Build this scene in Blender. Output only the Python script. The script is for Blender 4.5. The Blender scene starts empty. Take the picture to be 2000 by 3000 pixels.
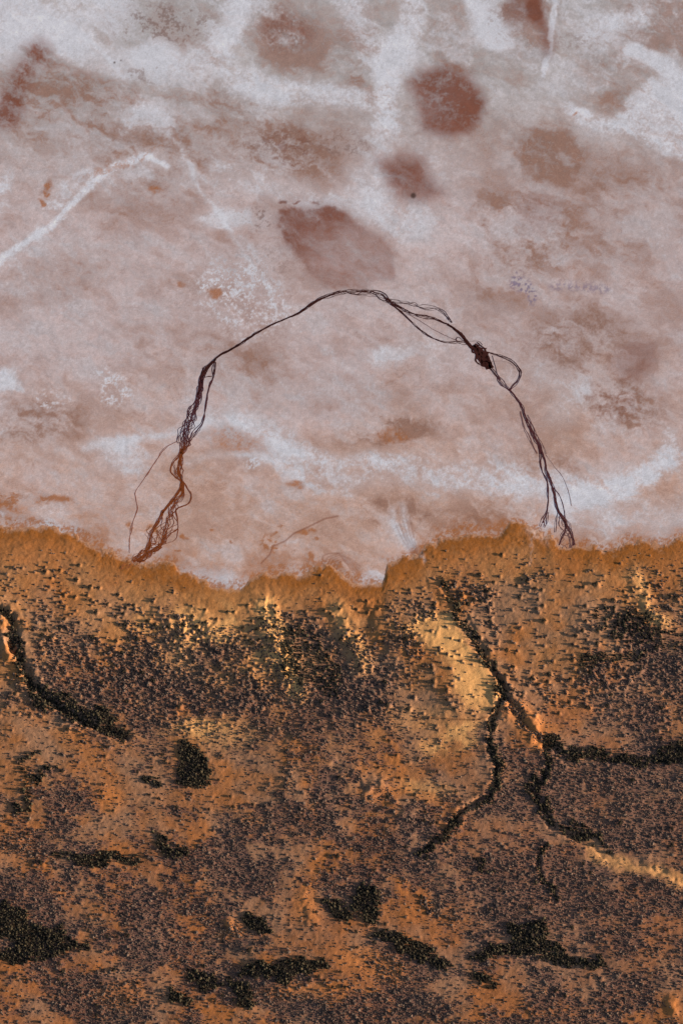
import bpy, math
import numpy as np
from mathutils import Vector

S = bpy.context.scene
COL = S.collection
R = math.radians
RNG = np.random.default_rng(7)

# ---------------------------------------------------------------- camera
PITCH, FOV, DIST = R(50), R(18), 1900.0
cam = bpy.data.cameras.new('camera')
cam.sensor_fit = 'VERTICAL'
cam.angle_y = FOV
cam.clip_start, cam.clip_end = 10.0, 60000.0
cam_ob = bpy.data.objects.new('camera', cam)
COL.objects.link(cam_ob)
CAM = np.array([0.0, -DIST * math.cos(PITCH), DIST * math.sin(PITCH)])
cam_ob.location = CAM
cam_ob.rotation_euler = (math.pi / 2 - PITCH, 0, 0)
S.camera = cam_ob

# ---------------------------------------------------------------- light
SUN_EL, SUN_AZ = 12.0, 98.0
world = bpy.data.worlds.new('World')
S.world = world
world.use_nodes = True
wn = world.node_tree
sky = wn.nodes.new('ShaderNodeTexSky')
sky.sky_type = 'NISHITA'
sky.sun_disc = False
sky.sun_elevation = R(SUN_EL)
sky.sun_rotation = R(SUN_AZ)
wn.links.new(sky.outputs[0], wn.nodes['Background'].inputs[0])
wn.nodes['Background'].inputs[1].default_value = 0.075
sun = bpy.data.lights.new('sun', 'SUN')
sun.energy = 4.7
sun.angle = R(0.5)
sun.color = (1.0, 0.80, 0.58)
sun_ob = bpy.data.objects.new('sun', sun)
COL.objects.link(sun_ob)
a_, e_ = R(SUN_AZ), R(SUN_EL)
SUND = Vector((math.sin(a_) * math.cos(e_), math.cos(a_) * math.cos(e_), math.sin(e_)))
sun_ob.rotation_euler = SUND.to_track_quat('Z', 'Y').to_euler()
S.view_settings.view_transform = 'Standard'
S.view_settings.look = 'None'
S.view_settings.exposure = 1.0
S.view_settings.gamma = 1.0
E_FLAT = np.array([0.85, 0.785, 0.725])       # brightness of a white level sheet in this light

# ---------------------------------------------------------------- mapping: photograph pixel (2000 x 3000) <-> ground
TF = math.tan(FOV / 2)
cp, sp = math.cos(PITCH), math.sin(PITCH)

def ground(u, v):
    u = np.asarray(u, float); v = np.asarray(v, float)
    dx = (u - 1000) / 1500 * TF
    dy = (1500 - v) / 1500 * TF
    rx, ry, rz = dx, cp + dy * sp, -sp + dy * cp
    t = -CAM[2] / rz
    return CAM[0] + rx * t, CAM[1] + ry * t

def pixel(x, y):
    px, py, pz = x - CAM[0], y - CAM[1], -CAM[2]
    d = py * cp - pz * sp
    return 1000 + 1500 * (px / d) / TF, 1500 - 1500 * ((py * sp + pz * cp) / d) / TF

Y_NEAR, Y_FAR = float(ground(1000, 3350)[1]), float(ground(1000, -350)[1])

def pixel_safe(x, y):
    return pixel(x, np.clip(y, Y_NEAR, Y_FAR))

def mpp(v):                                     # metres per photo pixel across, at row v
    return (ground(1001, v)[0] - ground(1000, v)[0])

# ---------------------------------------------------------------- noise and shape fields
def lattice(ix, iy, seed):
    h = (ix * 374761393 + iy * 668265263 + seed * 974634777).astype(np.int64) & 0xFFFFFFFF
    h = ((h ^ (h >> 13)) * 1274126177) & 0xFFFFFFFF
    h = ((h ^ (h >> 16)) * 2246822519) & 0xFFFFFFFF
    return ((h ^ (h >> 15)) & 0xFFFFFF) / float(0xFFFFFF)

def vnoise(x, y, seed):
    ix, iy = np.floor(x).astype(np.int64), np.floor(y).astype(np.int64)
    fx, fy = x - ix, y - iy
    fx = fx * fx * fx * (fx * (fx * 6 - 15) + 10); fy = fy * fy * fy * (fy * (fy * 6 - 15) + 10)
    a, b = lattice(ix, iy, seed), lattice(ix + 1, iy, seed)
    c, d = lattice(ix, iy + 1, seed), lattice(ix + 1, iy + 1, seed)
    return (a * (1 - fx) + b * fx) * (1 - fy) + (c * (1 - fx) + d * fx) * fy - 0.5

def fbm(x, y, scale, seed, octs=4, gain=0.55, ax=1.0, rot=0.0):
    c, s = math.cos(rot), math.sin(rot)
    X, Y = (x * c + y * s) / (scale * ax), (-x * s + y * c) / scale
    t, amp, tot = 0, 1.0, 0.0
    for k in range(octs):
        t = t + amp * vnoise(X + 17.3 * k, Y - 9.1 * k, seed + k)
        tot += amp * amp
        amp *= gain
        X, Y = X * 2.03 * 0.8 - Y * 2.03 * 0.6, X * 2.03 * 0.6 + Y * 2.03 * 0.8
    return t / math.sqrt(tot) * 2.2            # roughly -1 .. 1

def sstep(a, b, t):
    t = np.clip((t - a) / (b - a), 0, 1)
    return t * t * (3 - 2 * t)

def box_of(U, V, x0, y0, x1, y1):
    return np.nonzero((U > x0) & (U < x1) & (V > y0) & (V < y1))[0]

def ell(U, V, cx, cy, rx, ry, rot=0, soft=0.5):
    out = np.zeros_like(U)
    m = max(rx, ry) * (1 + soft) + 2
    i = box_of(U, V, cx - m, cy - m, cx + m, cy + m)
    c, s = math.cos(R(rot)), math.sin(R(rot))
    dx, dy = U[i] - cx, V[i] - cy
    d = np.sqrt(((dx * c + dy * s) / rx) ** 2 + ((-dx * s + dy * c) / ry) ** 2)
    out[i] = 1 - sstep(1 - soft, 1 + soft, d)
    return out

def line_dist(X, Y, pts):
    best = np.full(X.shape, 1e9)
    side = np.zeros(X.shape)
    for (ax, ay), (bx, by) in zip(pts[:-1], pts[1:]):
        ex, ey = bx - ax, by - ay
        t = np.clip(((X - ax) * ex + (Y - ay) * ey) / (ex * ex + ey * ey + 1e-9), 0, 1)
        dx, dy = X - ax - t * ex, Y - ay - t * ey
        d = np.hypot(dx, dy)
        m = d < best
        best = np.where(m, d, best)
        side = np.where(m, np.sign(ex * dy - ey * dx), side)
    return best, side

def stroke(U, V, pts, w, soft):
    out = np.zeros_like(U)
    p = np.array(pts, float)
    m = w / 2 + soft + 2
    i = box_of(U, V, p[:, 0].min() - m, p[:, 1].min() - m, p[:, 0].max() + m, p[:, 1].max() + m)
    d, _ = line_dist(U[i], V[i], pts)
    out[i] = 1 - sstep(w / 2 - soft * .5, w / 2 + soft, d)
    return out

def poly(U, V, pts, soft):
    out = np.zeros_like(U)
    p = np.array(pts, float)
    i = box_of(U, V, p[:, 0].min() - soft, p[:, 1].min() - soft, p[:, 0].max() + soft, p[:, 1].max() + soft)
    X, Y = U[i], V[i]
    d, _ = line_dist(X, Y, list(pts) + [pts[0]])
    ins = np.zeros(X.shape, bool)
    n = len(pts)
    for k in range(n):
        (ax, ay), (bx, by) = pts[k], pts[(k + 1) % n]
        if ay == by: continue
        ins ^= ((ay > Y) != (by > Y)) & (X < (bx - ax) * (Y - ay) / (by - ay) + ax)
    out[i] = 1 - sstep(-soft, soft, np.where(ins, -d, d))
    return out

def lin(c):
    c = np.asarray(c, float) / 255
    return np.where(c < .04045, c / 12.92, ((c + .055) / 1.055) ** 2.4)

def alb(*c):                                    # real-world colour of a level surface that photographs as c
    return np.clip(lin(c) / E_FLAT, 0.005, 0.86)

def mix(a, b, t):
    return a * (1 - t[:, None]) + b * t[:, None]

# ---------------------------------------------------------------- mesh helpers
def tag(o, label=None, cat=None, group=None, kind=None):
    if label: o['label'] = label
    if cat: o['category'] = cat
    if group: o['group'] = group
    if kind: o['kind'] = kind
    return o

def fast_mesh(name, co, faces, smooth=False):
    me = bpy.data.meshes.new(name)
    co = np.asarray(co, np.float32); faces = np.asarray(faces, np.int32)
    n, k = faces.shape
    me.vertices.add(len(co)); me.vertices.foreach_set('co', co.ravel())
    me.loops.add(n * k); me.loops.foreach_set('vertex_index', faces.ravel())
    me.polygons.add(n)
    me.polygons.foreach_set('loop_start', np.arange(0, n * k, k, dtype=np.int32))
    me.polygons.foreach_set('loop_total', np.full(n, k, np.int32))
    me.polygons.foreach_set('use_smooth', np.full(n, smooth))
    me.update(calc_edges=True)
    return me

def set_color(me, rgb):
    at = me.color_attributes.new('albedo', 'FLOAT_COLOR', 'POINT')
    c = np.ones((len(rgb), 4), np.float32); c[:, :3] = rgb
    at.data.foreach_set('color', c.ravel())

def link(name, me, mat):
    o = bpy.data.objects.new(name, me)
    me.materials.append(mat)
    COL.objects.link(o)
    return o

def grid_faces(nx, ny):
    i = np.arange(nx * ny).reshape(ny, nx)
    return np.stack([i[:-1, :-1], i[:-1, 1:], i[1:, 1:], i[1:, :-1]], -1).reshape(-1, 4)

def axis(lo, hi, step, far_lo, far_hi):
    core = np.arange(lo, hi + step, step)
    a, s = [], step
    x = core[-1]
    while x < far_hi:
        s *= 1.35; x += s; a.append(x)
    b, s = [], step
    x = core[0]
    while x > far_lo:
        s *= 1.35; x -= s; b.append(x)
    return np.concatenate([b[::-1], core, a])

def mat_ground(name, grain, grain_amt, bump_scale, bump_dist):
    m = bpy.data.materials.new(name); m.use_nodes = True
    nt = m.node_tree; N = nt.nodes; L = nt.links
    b = N['Principled BSDF']
    b.inputs['Roughness'].default_value = 0.95
    b.inputs['Specular IOR Level'].default_value = 0.08
    at = N.new('ShaderNodeAttribute'); at.attribute_name = 'albedo'
    tc = N.new('ShaderNodeTexCoord')
    n1 = N.new('ShaderNodeTexNoise'); n1.inputs['Scale'].default_value = grain; n1.inputs['Detail'].default_value = 3; n1.inputs['Roughness'].default_value = .7
    L.new(tc.outputs['Object'], n1.inputs['Vector'])
    mr = N.new('ShaderNodeMapRange'); mr.inputs['From Min'].default_value = .25; mr.inputs['From Max'].default_value = .75
    mr.inputs['To Min'].default_value = 1 - grain_amt; mr.inputs['To Max'].default_value = 1 + grain_amt
    L.new(n1.outputs['Fac'], mr.inputs['Value'])
    mu = N.new('ShaderNodeVectorMath'); mu.operation = 'SCALE'
    L.new(at.outputs['Color'], mu.inputs[0]); L.new(mr.outputs[0], mu.inputs['Scale'])
    L.new(mu.outputs[0], b.inputs['Base Color'])
    if bump_dist:
        n2 = N.new('ShaderNodeTexNoise'); n2.inputs['Scale'].default_value = bump_scale; n2.inputs['Detail'].default_value = 4
        L.new(tc.outputs['Object'], n2.inputs['Vector'])
        bp = N.new('ShaderNodeBump'); bp.inputs['Distance'].default_value = bump_dist; bp.inputs['Strength'].default_value = 1.0
        L.new(n2.outputs['Fac'], bp.inputs['Height']); L.new(bp.outputs[0], b.inputs['Normal'])
    return m

def mat_plant(name, c1, c2, scale):
    """leaf colour: each plant has its own, from dark to pale, plus small variation inside the crown"""
    m = bpy.data.materials.new(name); m.use_nodes = True
    nt = m.node_tree; N = nt.nodes; L = nt.links
    b = N['Principled BSDF']; b.inputs['Roughness'].default_value = .9; b.inputs['Specular IOR Level'].default_value = .1
    g = N.new('ShaderNodeNewGeometry'); oi = N.new('ShaderNodeObjectInfo')
    ad = N.new('ShaderNodeMath'); ad.operation = 'ADD'; fr = N.new('ShaderNodeMath'); fr.operation = 'FRACT'
    L.new(g.outputs['Random Per Island'], ad.inputs[0]); L.new(oi.outputs['Random'], ad.inputs[1]); L.new(ad.outputs[0], fr.inputs[0])
    n = N.new('ShaderNodeTexNoise'); n.inputs['Scale'].default_value = scale; n.inputs['Detail'].default_value = 3
    L.new(g.outputs['Position'], n.inputs['Vector'])
    pw = N.new('ShaderNodeMath'); pw.operation = 'POWER'; pw.inputs[1].default_value = 2.2
    L.new(fr.outputs[0], pw.inputs[0])
    mx = N.new('ShaderNodeMath'); mx.operation = 'MULTIPLY_ADD'; mx.inputs[1].default_value = .8; mx.inputs[2].default_value = -.35
    L.new(n.outputs['Fac'], mx.inputs[0])
    sm = N.new('ShaderNodeMath'); sm.operation = 'ADD'; sm.use_clamp = True
    L.new(mx.outputs[0], sm.inputs[0]); L.new(pw.outputs[0], sm.inputs[1])
    r = N.new('ShaderNodeValToRGB')
    r.color_ramp.elements[0].color = (*c1, 1); r.color_ramp.elements[1].color = (*c2, 1)
    L.new(sm.outputs[0], r.inputs[0]); L.new(r.outputs[0], b.inputs['Base Color'])
    return m

# ---------------------------------------------------------------- what the place holds, in photograph pixels
SHORE = [(-400,1540),(0,1536),(60,1546),(110,1545),(200,1553),(240,1580),(290,1600),(330,1614),(380,1632),(420,1648),(470,1652),
         (510,1655),(532,1682),(560,1690),(590,1708),(625,1722),(670,1728),(705,1722),(735,1694),(770,1680),(830,1682),(870,1690),
         (905,1668),(950,1664),(985,1672),(1030,1702),(1080,1712),(1118,1706),(1135,1660),(1180,1632),(1225,1622),(1255,1598),
         (1290,1580),(1330,1566),(1400,1560),(1450,1566),(1475,1550),(1492,1534),(1535,1532),(1560,1545),(1590,1570),(1606,1562),
         (1640,1600),(1690,1602),(1720,1596),(1752,1606),(1772,1614),(1800,1602),(1840,1588),(1880,1590),(1925,1606),(1955,1600),(1985,1575),(2400,1565)]

G_MAIN = [(1240,1632),(1272,1665),(1310,1715),(1332,1785),(1380,1865),(1420,1940),(1460,2008),(1476,2052)]
G_RIGHT = [(1476,2052),(1510,2090),(1545,2140),(1600,2190),(1640,2215),(1760,2218),(1880,2232),(1960,2220),(2100,2240)]
G_LEFT = [(1476,2052),(1452,2090),(1434,2130),(1430,2200),(1452,2260),(1450,2300),(1420,2345),(1370,2368),(1338,2410),(1290,2460),(1235,2502)]
G_MID = [(1600,2192),(1608,2240),(1590,2280),(1556,2325),(1582,2365),(1592,2395),(1612,2425)]
G_LOW = [(1588,2480),(1565,2540),(1588,2590),(1620,2612),(1618,2650)]
G_WASH = [(1660,2440),(1740,2490),(1800,2520),(1900,2545),(2000,2585),(2100,2610)]
G_WEST = [(-60,1790),(12,1795),(30,1812),(38,1850),(46,1905),(62,1945),(90,2000),(120,2050),(200,2100),(300,2140),(372,2160)]
G_THIN = [(785,1720),(800,1800),(818,1870),(842,1950),(850,1985)]

THICKETS = [
 ('long black thicket filling the left gully', [(88,2000),(160,2028),(230,2062),(268,2085),(296,2070),(325,2092),(352,2128),(385,2142),(370,2163),(330,2160),(250,2142),(190,2112),(165,2090),(130,2088),(102,2052)]),
 ('squarish black thicket standing alone below the pale mid slope', [(528,2178),(556,2172),(588,2198),(604,2240),(622,2282),(590,2304),(556,2306),(508,2294),(516,2240)]),
 ('black thicket bar running level to the right edge', [(1596,2176),(1622,2166),(1652,2182),(1660,2195),(1720,2200),(1790,2204),(1850,2216),(1895,2228),(1960,2188),(2060,2180),(2060,2246),(1960,2238),(1905,2240),(1884,2254),(1840,2240),(1760,2228),(1640,2226)]),
 ('large black thicket on the left edge near the bottom', [(-60,2640),(0,2648),(50,2668),(70,2712),(130,2722),(188,2708),(200,2752),(266,2764),(262,2782),(205,2784),(186,2806),(110,2812),(50,2838),(20,2820),(-60,2826),(-60,2795),(40,2790),(44,2756),(-60,2748)]),
 ('low black thicket above the orange clearings', [(120,2520),(230,2508),(290,2500),(350,2502),(430,2528),(405,2540),(352,2532),(300,2544),(232,2550),(205,2530)]),
 ('bent black thicket on a saddle of orange soil', [(445,2448),(482,2458),(505,2488),(560,2500),(524,2530),(500,2522),(458,2486)]),
 ('wide black thicket with a stepped lower edge near the bottom middle', [(812,2828),(862,2808),(882,2800),(944,2818),(962,2856),(884,2862),(850,2892),(812,2872),(770,2868),(706,2862),(712,2834),(762,2812)]),
 ('upright oval black thicket', [(1040,2622),(1080,2588),(1112,2620),(1124,2660),(1102,2690),(1090,2722),(1058,2710),(1036,2660)]),
 ('small slanted black thicket left of the upright oval one', [(944,2628),(1000,2642),(1032,2682),(1022,2712),(982,2690)]),
 ('curved black thicket below the orange slope', [(1180,2732),(1228,2768),(1262,2806),(1352,2838),(1310,2846),(1236,2832),(1196,2800),(1168,2772),(1086,2756),(1090,2740)]),
 ('long black thicket in the lower right', [(1496,2716),(1600,2706),(1608,2750),(1652,2782),(1664,2808),(1772,2818),(1786,2842),(1700,2842),(1600,2822),(1520,2798),(1440,2826),(1380,2812),(1430,2776),(1496,2774)]),
 ('narrow slanted black thicket above an orange clearing', [(706,2684),(752,2676),(796,2732),(770,2742),(728,2722)]),
 ('small flat black thicket below the curved one', [(1376,2852),(1452,2860),(1470,2880),(1430,2886),(1374,2874)]),
 ('small black thicket left of the wide one', [(670,2868),(700,2888),(740,2908),(748,2952),(722,2960),(690,2930)]),
 ('ragged black thicket at the bottom left of centre', [(490,2902),(560,2928),(584,2958),(490,2952)]),
 ('mottled black thicket between the orange clearings', [(556,2846),(640,2858),(664,2900),(612,2912),(556,2882)]),
 ('small black thicket on bare orange soil', [(415,2284),(462,2288),(470,2306),(426,2310)]),
 ('dark wedge of scrub above the pale wash', [(1612,2436),(1680,2410),(1740,2440),(1806,2500),(1752,2500),(1668,2464)]),
 ('small leaning black thicket right of the side gully', [(1384,2508),(1412,2516),(1444,2556),(1414,2552)]),
 ('dark scrub patch on the right slope below the crescent of sand', [(1740,1776),(1800,1790),(1890,1810),(1930,1850),(2060,1870),(2060,1930),(1900,1905),(1800,1880),(1742,1830)]),
 ('dark scrub strip along the foot of the right slope', [(1690,1925),(1780,1912),(1880,1926),(1876,1948),(1780,1944),(1700,1952)]),
 ('dark scrub patch beside the narrow streak of sand', [(812,1840),(860,1845),(960,1880),(1010,1990),(990,2060),(940,2040),(880,2000),(850,1960)]),
]
WEIGHT = {19: .4, 20: .8, 21: .45, 17: .75, 5: .9}

SAND = [(1200,1850),(1290,1800),(1330,1825),(1380,1895),(1425,1970),(1455,2040),(1400,2070),(1330,2020),(1310,1940),(1240,1890)]
DENS = """
0 0 0 0 0 0 0 0 0 0 0 0 0 0 0 0 0 0 0 0
1 1 1 1 0 0 0 0 0 0 0 0 1 2 1 1 1 1 2 1
2 1 1 2 1 1 1 2 2 2 2 2 2 3 2 1 0 0 1 4
4 3 2 2 4 4 5 4 6 4 5 5 2 1 3 1 0 2 4 6
1 6 6 5 5 7 7 3 7 6 7 6 2 0 2 3 3 5 6 7
2 6 6 6 6 7 7 4 7 7 6 6 4 1 2 2 4 5 5 6
1 1 5 3 6 5 5 6 6 5 4 3 1 1 5 1 2 5 4 5
2 3 2 2 2 5 3 4 5 5 4 3 3 2 6 5 6 7 7 7
4 6 4 1 1 3 2 4 5 6 4 4 3 3 4 3 5 5 5 5
2 5 6 5 6 3 4 5 4 7 6 5 4 4 5 3 5 6 5 4
5 5 5 4 4 5 5 6 6 6 5 5 6 5 5 5 4 2 1 6
6 5 4 4 6 5 6 5 4 4 6 5 5 5 5 6 6 7 6 5
6 6 4 4 5 5 5 5 6 3 2 3 4 4 6 5 5 5 5 3
2 3 4 4 4 5 6 5 5 3 2 3 5 4 4 5 5 5 5 5
3 3 4 2 3 4 3 5 5 5 5 5 5 5 5 6 5 5 6 4
"""
DGRID = np.array([[float(c) for c in l.split()] for l in DENS.strip().splitlines()]) / 9.0

def density(U, V):
    gx = np.clip((U - 50) / 100, 0, 18.999); gy = np.clip((V - 1550) / 100, 0, 13.999)
    ix, iy = gx.astype(int), gy.astype(int); fx, fy = gx - ix, gy - iy
    g = DGRID
    return (g[iy, ix] * (1 - fx) + g[iy, ix + 1] * fx) * (1 - fy) + (g[iy + 1, ix] * (1 - fx) + g[iy + 1, ix + 1] * fx) * fy

def warp(U, V, a1=14, a2=6, seed=50):
    return (U + a1 * fbm(U, V, 90, seed, 2) + a2 * fbm(U, V, 22, seed + 5, 3),
            V + a1 * .7 * fbm(U, V, 90, seed + 11, 2) + a2 * .8 * fbm(U, V, 22, seed + 17, 3))

def cover(U, V):
    """how much of the ground the scrub covers: torn patches with bare soil between"""
    Uw, Vw = warp(U, V, 12, 12, 600)
    den = density(Uw, Vw)
    low = sstep(2050, 2300, V)
    fl = .50 * fbm(Uw, Vw, 150, 605, 3, .7, ax=1.9, rot=.2) + .42 * fbm(Uw, Vw, 52, 610, 4, .75, ax=1.9, rot=.25)
    fu = .50 * fbm(Uw, Vw, 130, 645, 3, .7, ax=2.2, rot=.75) + .40 * fbm(Uw, Vw, 46, 650, 4, .75, ax=2.2, rot=.85)
    f = fl * low + fu * (1 - low) + .30 * fbm(U, V, 17, 620, 3, .8, ax=1.7, rot=.2)
    p = den * 1.0 + f * (.75 + .25 * low) * np.clip(den * 2.6, 0, 1)
    p = p * (1 - low) + low * (.12 + .80 * sstep(.10, .86, p))
    return np.clip(p, 0, 1), den

SX, SY = np.array(SHORE).T
def shore_distance(U, V):                       # in photo pixels, positive on land
    j = 11 * fbm(U, V, 50, 80, 3) + (3 + 5 * sstep(-.2, .5, fbm(U, V, 120, 95, 2))) * fbm(U, V, 15, 90, 4, .85)
    d = V - np.interp(U, SX, SY) + j
    d = np.maximum(d, 0) * np.where(d > 0, 1, 1) + np.minimum(d, 0)
    # the orange spit and its holes beside the left track
    return d

# ---------------------------------------------------------------- lake bed: colour of the salt crust
def lake_colour(U, V):
    Uw, Vw = warp(U, V, 16, 8)
    n1 = fbm(U, V, 240, 1, 5, .6)
    n2 = fbm(Uw, Vw, 70, 10, 5, .62, ax=1.7, rot=.38)
    n3 = fbm(Uw, Vw, 16, 20, 4, .7, ax=1.4)
    n4 = fbm(U, V, 7, 30, 2, .8)
    t = np.clip(V / 1600, 0, 1)
    n5 = fbm(Uw, Vw, 34, 41, 5, .72, ax=2.4, rot=.45)
    c = mix(mix(np.tile(alb(164, 159, 159), (len(U), 1)), alb(180, 159, 157), sstep(.05, .42, t)), alb(184, 150, 136), sstep(.62, .98, t + .1 * n1))
    W, P, B, D, O = alb(198, 196, 203), alb(186, 177, 180), alb(134, 100, 86), alb(112, 62, 45), alb(150, 92, 52)
    E = lambda *a, **k: ell(Uw, Vw, *a, **k)
    Us, Vs = warp(U, V, 9, 4, 240)
    K = lambda *a: stroke(Us, Vs, *a)
    Q = lambda *a: poly(Us, Vs, *a)
    n6 = fbm(U, V, 10, 260, 3, .95)
    n7 = fbm(Uw, Vw, 26, 270, 4, .85, ax=3.0, rot=.55)
    mot = np.clip(.66 + .5 * n2 + .5 * n5 + .3 * n4, 0, 1.3)
    # brown stain
    b = np.clip(.08 + .24 * n1 + .22 * n2 + .20 * n5 + .10 * n3, 0, .5)
    mo2 = np.clip(.78 + .25 * n5 + .25 * n7 + .2 * n6, 0, 1.2)
    b = b + .62 * E(240, 320, 240, 130, 12, soft=.35) * mo2 + .45 * E(570, 290, 90, 190) * mo2 + .3 * E(440, 400, 100, 24) * mo2 + .25 * E(480, 480, 300, 60) * mot  + .35 * E(420, 400, 130, 40) + .75 * E(860, 110, 120, 90, 20) + .4 * E(720, 300, 100, 55, 20) * mot
    b = b + .6 * E(850, 440, 140, 70, 20) * mot + .35 * E(170, 800, 170, 80, -15) + .3 * E(420, 560, 160, 80)
    b = b + .5 * E(1330, 110, 70, 110) + .75 * E(1550, 60, 90, 110) + .75 * E(1930, 70, 130, 120, 25) + .45 * E(1780, 200, 120, 90)
    b = b + .62 * Q([(1500,400),(1560,370),(1680,380),(1720,450),(1690,500),(1640,540),(1560,545),(1520,510)], 40)
    b = b + .45 * E(1520, 680, 150, 110, 30) * mot + .35 * E(1800, 640, 220, 160) + .7 * E(1820, 1180, 110, 70, 20) * mot + .4 * E(1700, 1000, 130, 90) * mot
    b = b + .35 * E(1480, 830, 110, 55) + .75 * E(1150, 1265, 120, 34, -8) * mot + .3 * E(1620, 1370, 120, 40, 10) * mot
    b = b + .35 * E(720, 1090, 140, 90, 20) + .3 * E(1010, 1150, 160, 60) + .5 * E(70, 1240, 170, 60) * mot + .4 * E(1060, 130, 60, 160) * mot
    b = b + .45 * K([(1110,1500),(1200,1500),(1300,1545),(1400,1520),(1500,1500)], 60, 50) * mot + .4 * E(1860, 330, 130, 45) * (1 - n2)
    c = mix(c, B, np.clip(b * (1 + .22 * n6 + .25 * n7), 0, .92))
    # pale salt
    w = .22 * (1 - sstep(60, 420, V + 120 * n1)) + np.clip(.14 - .22 * n1 - .28 * n2 - .24 * n5 - .1 * n4, 0, .5)
    wv = lambda a: np.clip(.84 + .12 * a - .28 * n5 - .22 * n7 + .1 * n6, .05, 1.2)
    w = w + .55 * Q([(-60,-60),(380,-60),(360,60),(330,120),(200,150),(60,120),(-60,200)], 60) * wv(n2)
    w = w + .6 * K([(40,80),(170,110),(270,180),(360,190),(470,160)], 70, 40) + .5 * K([(450,180),(640,170),(690,60),(750,-60)], 70, 50) * wv(n2)
    w = w + .6 * K([(730,-40),(690,60),(645,130)], 34, 26) + .75 * K([(690,225),(780,258),(880,275),(1000,290),(1130,290)], 52, 30) * wv(n3)
    w = w + .5 * E(430, 350, 80, 40, 20) + .6 * E(655, 640, 85, 28) + .45 * K([(640,500),(720,520),(860,560),(960,600)], 50, 40)
    w = w + .55 * E(1090, 520, 60, 120) + .5 * K([(1010,600),(1120,640),(1220,650)], 60, 50) + .35 * E(1290, 460, 120, 50, 10)
    w = w + .95 * K([(1220,-40),(1190,90),(1150,200),(1130,300),(1128,370)], 52, 34) * wv(n3) + .6 * K([(1140,140),(1118,240)], 16, 14) + .6 * K([(1020,-20),(1055,80),(1110,160)], 50, 40) * wv(n3)
    w = w + .8 * Q([(1345,-40),(1450,30),(1500,130),(1470,155),(1420,150),(1390,90)], 24) + .7 * Q([(1640,30),(1700,70),(1770,50),(1890,20),(1890,70),(1820,80),(1770,140),(1700,120)], 24) * wv(n3)
    w = w + .8 * K([(1612,-20),(1620,60),(1616,140),(1592,220)], 10, 8) + .9 * K([(1850,150),(1920,180),(1960,220),(2010,260)], 34, 20)
    w = w + 1.0 * Q([(1640,312),(1680,308),(1740,336),(1800,345),(1850,270),(1900,232),(1960,250),(2060,290),(2060,470),(1950,450),(1890,402),(1760,380),(1690,356)], 18) * wv(.8 * n3 + .5 * n2)
    w = w + 1.05 * K([(-30,790),(80,718),(150,662),(200,606),(262,546),(330,490),(385,466),(440,460)], 13, 12) * np.clip(.9 + .25 * n6 - .2 * n7, .4, 1.2) + .9 * K([(440,462),(490,488)], 12, 10)
    w = w + .2 * K([(0,800),(110,730),(200,650),(290,570),(380,510),(450,500)], 10, 70) + .85 * Q([(-20,520),(30,490),(36,530),(20,600),(-20,660)], 16) * wv(n3) + .85 * E(165, 592, 40, 22) * wv(n3) + .5 * K([(170,570),(250,520)], 40, 20) * wv(n3)
    w = w + .7 * E(720, 870, 150, 110, 20) * np.clip(1.3 * n6 + .25, 0, 1) + .6 * E(680, 830, 80, 40) * np.clip(1.3 * n6 + .4, 0, 1)
    w = w + 1.0 * E(15, 1110, 42, 38) + .8 * E(335, 1140, 55, 45, 50) * np.clip(1.3 * n6 + .1, 0, 1) + .7 * E(140, 1170, 55, 35) * np.clip(1.3 * n6 + .1, 0, 1)
    w = w + .6 * K([(250,1312),(400,1290),(520,1268),(600,1240)], 14, 22) + .5 * E(350, 1335, 70, 45, 30)
    w = w + .7 * K([(700,1260),(790,1310),(850,1345),(980,1390),(1150,1375),(1300,1392),(1500,1405)], 70, 46) * wv(n3 + .4 * n2) + .7 * E(720, 1370, 30, 18) * np.clip(1.3 * n6 + .4, 0, 1)
    w = w + .5 * K([(560,1230),(700,1265),(840,1310),(960,1350),(1150,1350)], 12, 30) * wv(n3) + .4 * K([(540,1350),(680,1330),(800,1350)], 10, 20) + .55 * K([(1480,1400),(1600,1420),(1760,1430),(1880,1390),(2010,1310)], 30, 46) * wv(n3)
    w = w + .55 * E(1150, 1040, 70, 24, -15) + .3 * E(1300, 1020, 120, 60) + .4 * K([(1590,1090),(1700,1140),(1640,1210)], 60, 40)
    w = w + .7 * K([(1640,1480),(1720,1455),(1830,1430),(1940,1350),(1960,1270)], 40, 26) * wv(n3) + .55 * K([(1700,1500),(1850,1530),(2010,1530)], 90, 60)
    w = w + .5 * E(620, 1690, 90, 30) + .6 * K([(540,1670),(600,1700),(700,1710)], 30, 26) + .5 * K([(20,1500),(90,1540),(220,1550)], 24, 22)
    w = w + .8 * E(1080, 1700, 45, 16) + .6 * K([(1180,1480),(1195,1540),(1208,1605)], 14, 12) * wv(n3) + .45 * K([(1145,1500),(1165,1560),(1200,1610)], 16, 14)
    w = w + .5 * K([(1500,1560),(1590,1540),(1625,1525)], 14, 10) + .4 * K([(1560,1560),(1556,1640)], 8, 8) + .6 * E(1690, 330, 40, 18)
    w = w + .45 * K([(500,395),(555,470),(590,560),(680,690),(760,800),(800,850)], 10, 10) + .3 * K([(700,690),(760,760),(800,840)], 12, 8) + .35 * K([(60,20),(230,95),(330,180),(370,220)], 8, 8)
    v1 = np.clip(1 - np.abs(fbm(Uw, Vw, 46, 280, 4, .75, ax=1.8, rot=.3)) / .07, 0, 1) * np.clip(.5 + n2, 0, 1)
    v2 = np.clip(1 - np.abs(fbm(U, V, 24, 290, 4, .8, ax=1.4, rot=-.3)) / .08, 0, 1) * np.clip(.4 - n2 + n5, 0, 1)
    w = w + .22 * v1
    c = mix(c, alb(120, 86, 74), np.clip(v2 * .38, 0, 1))
    c = mix(c, P, np.clip(w, 0, 1) * .85)
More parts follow.
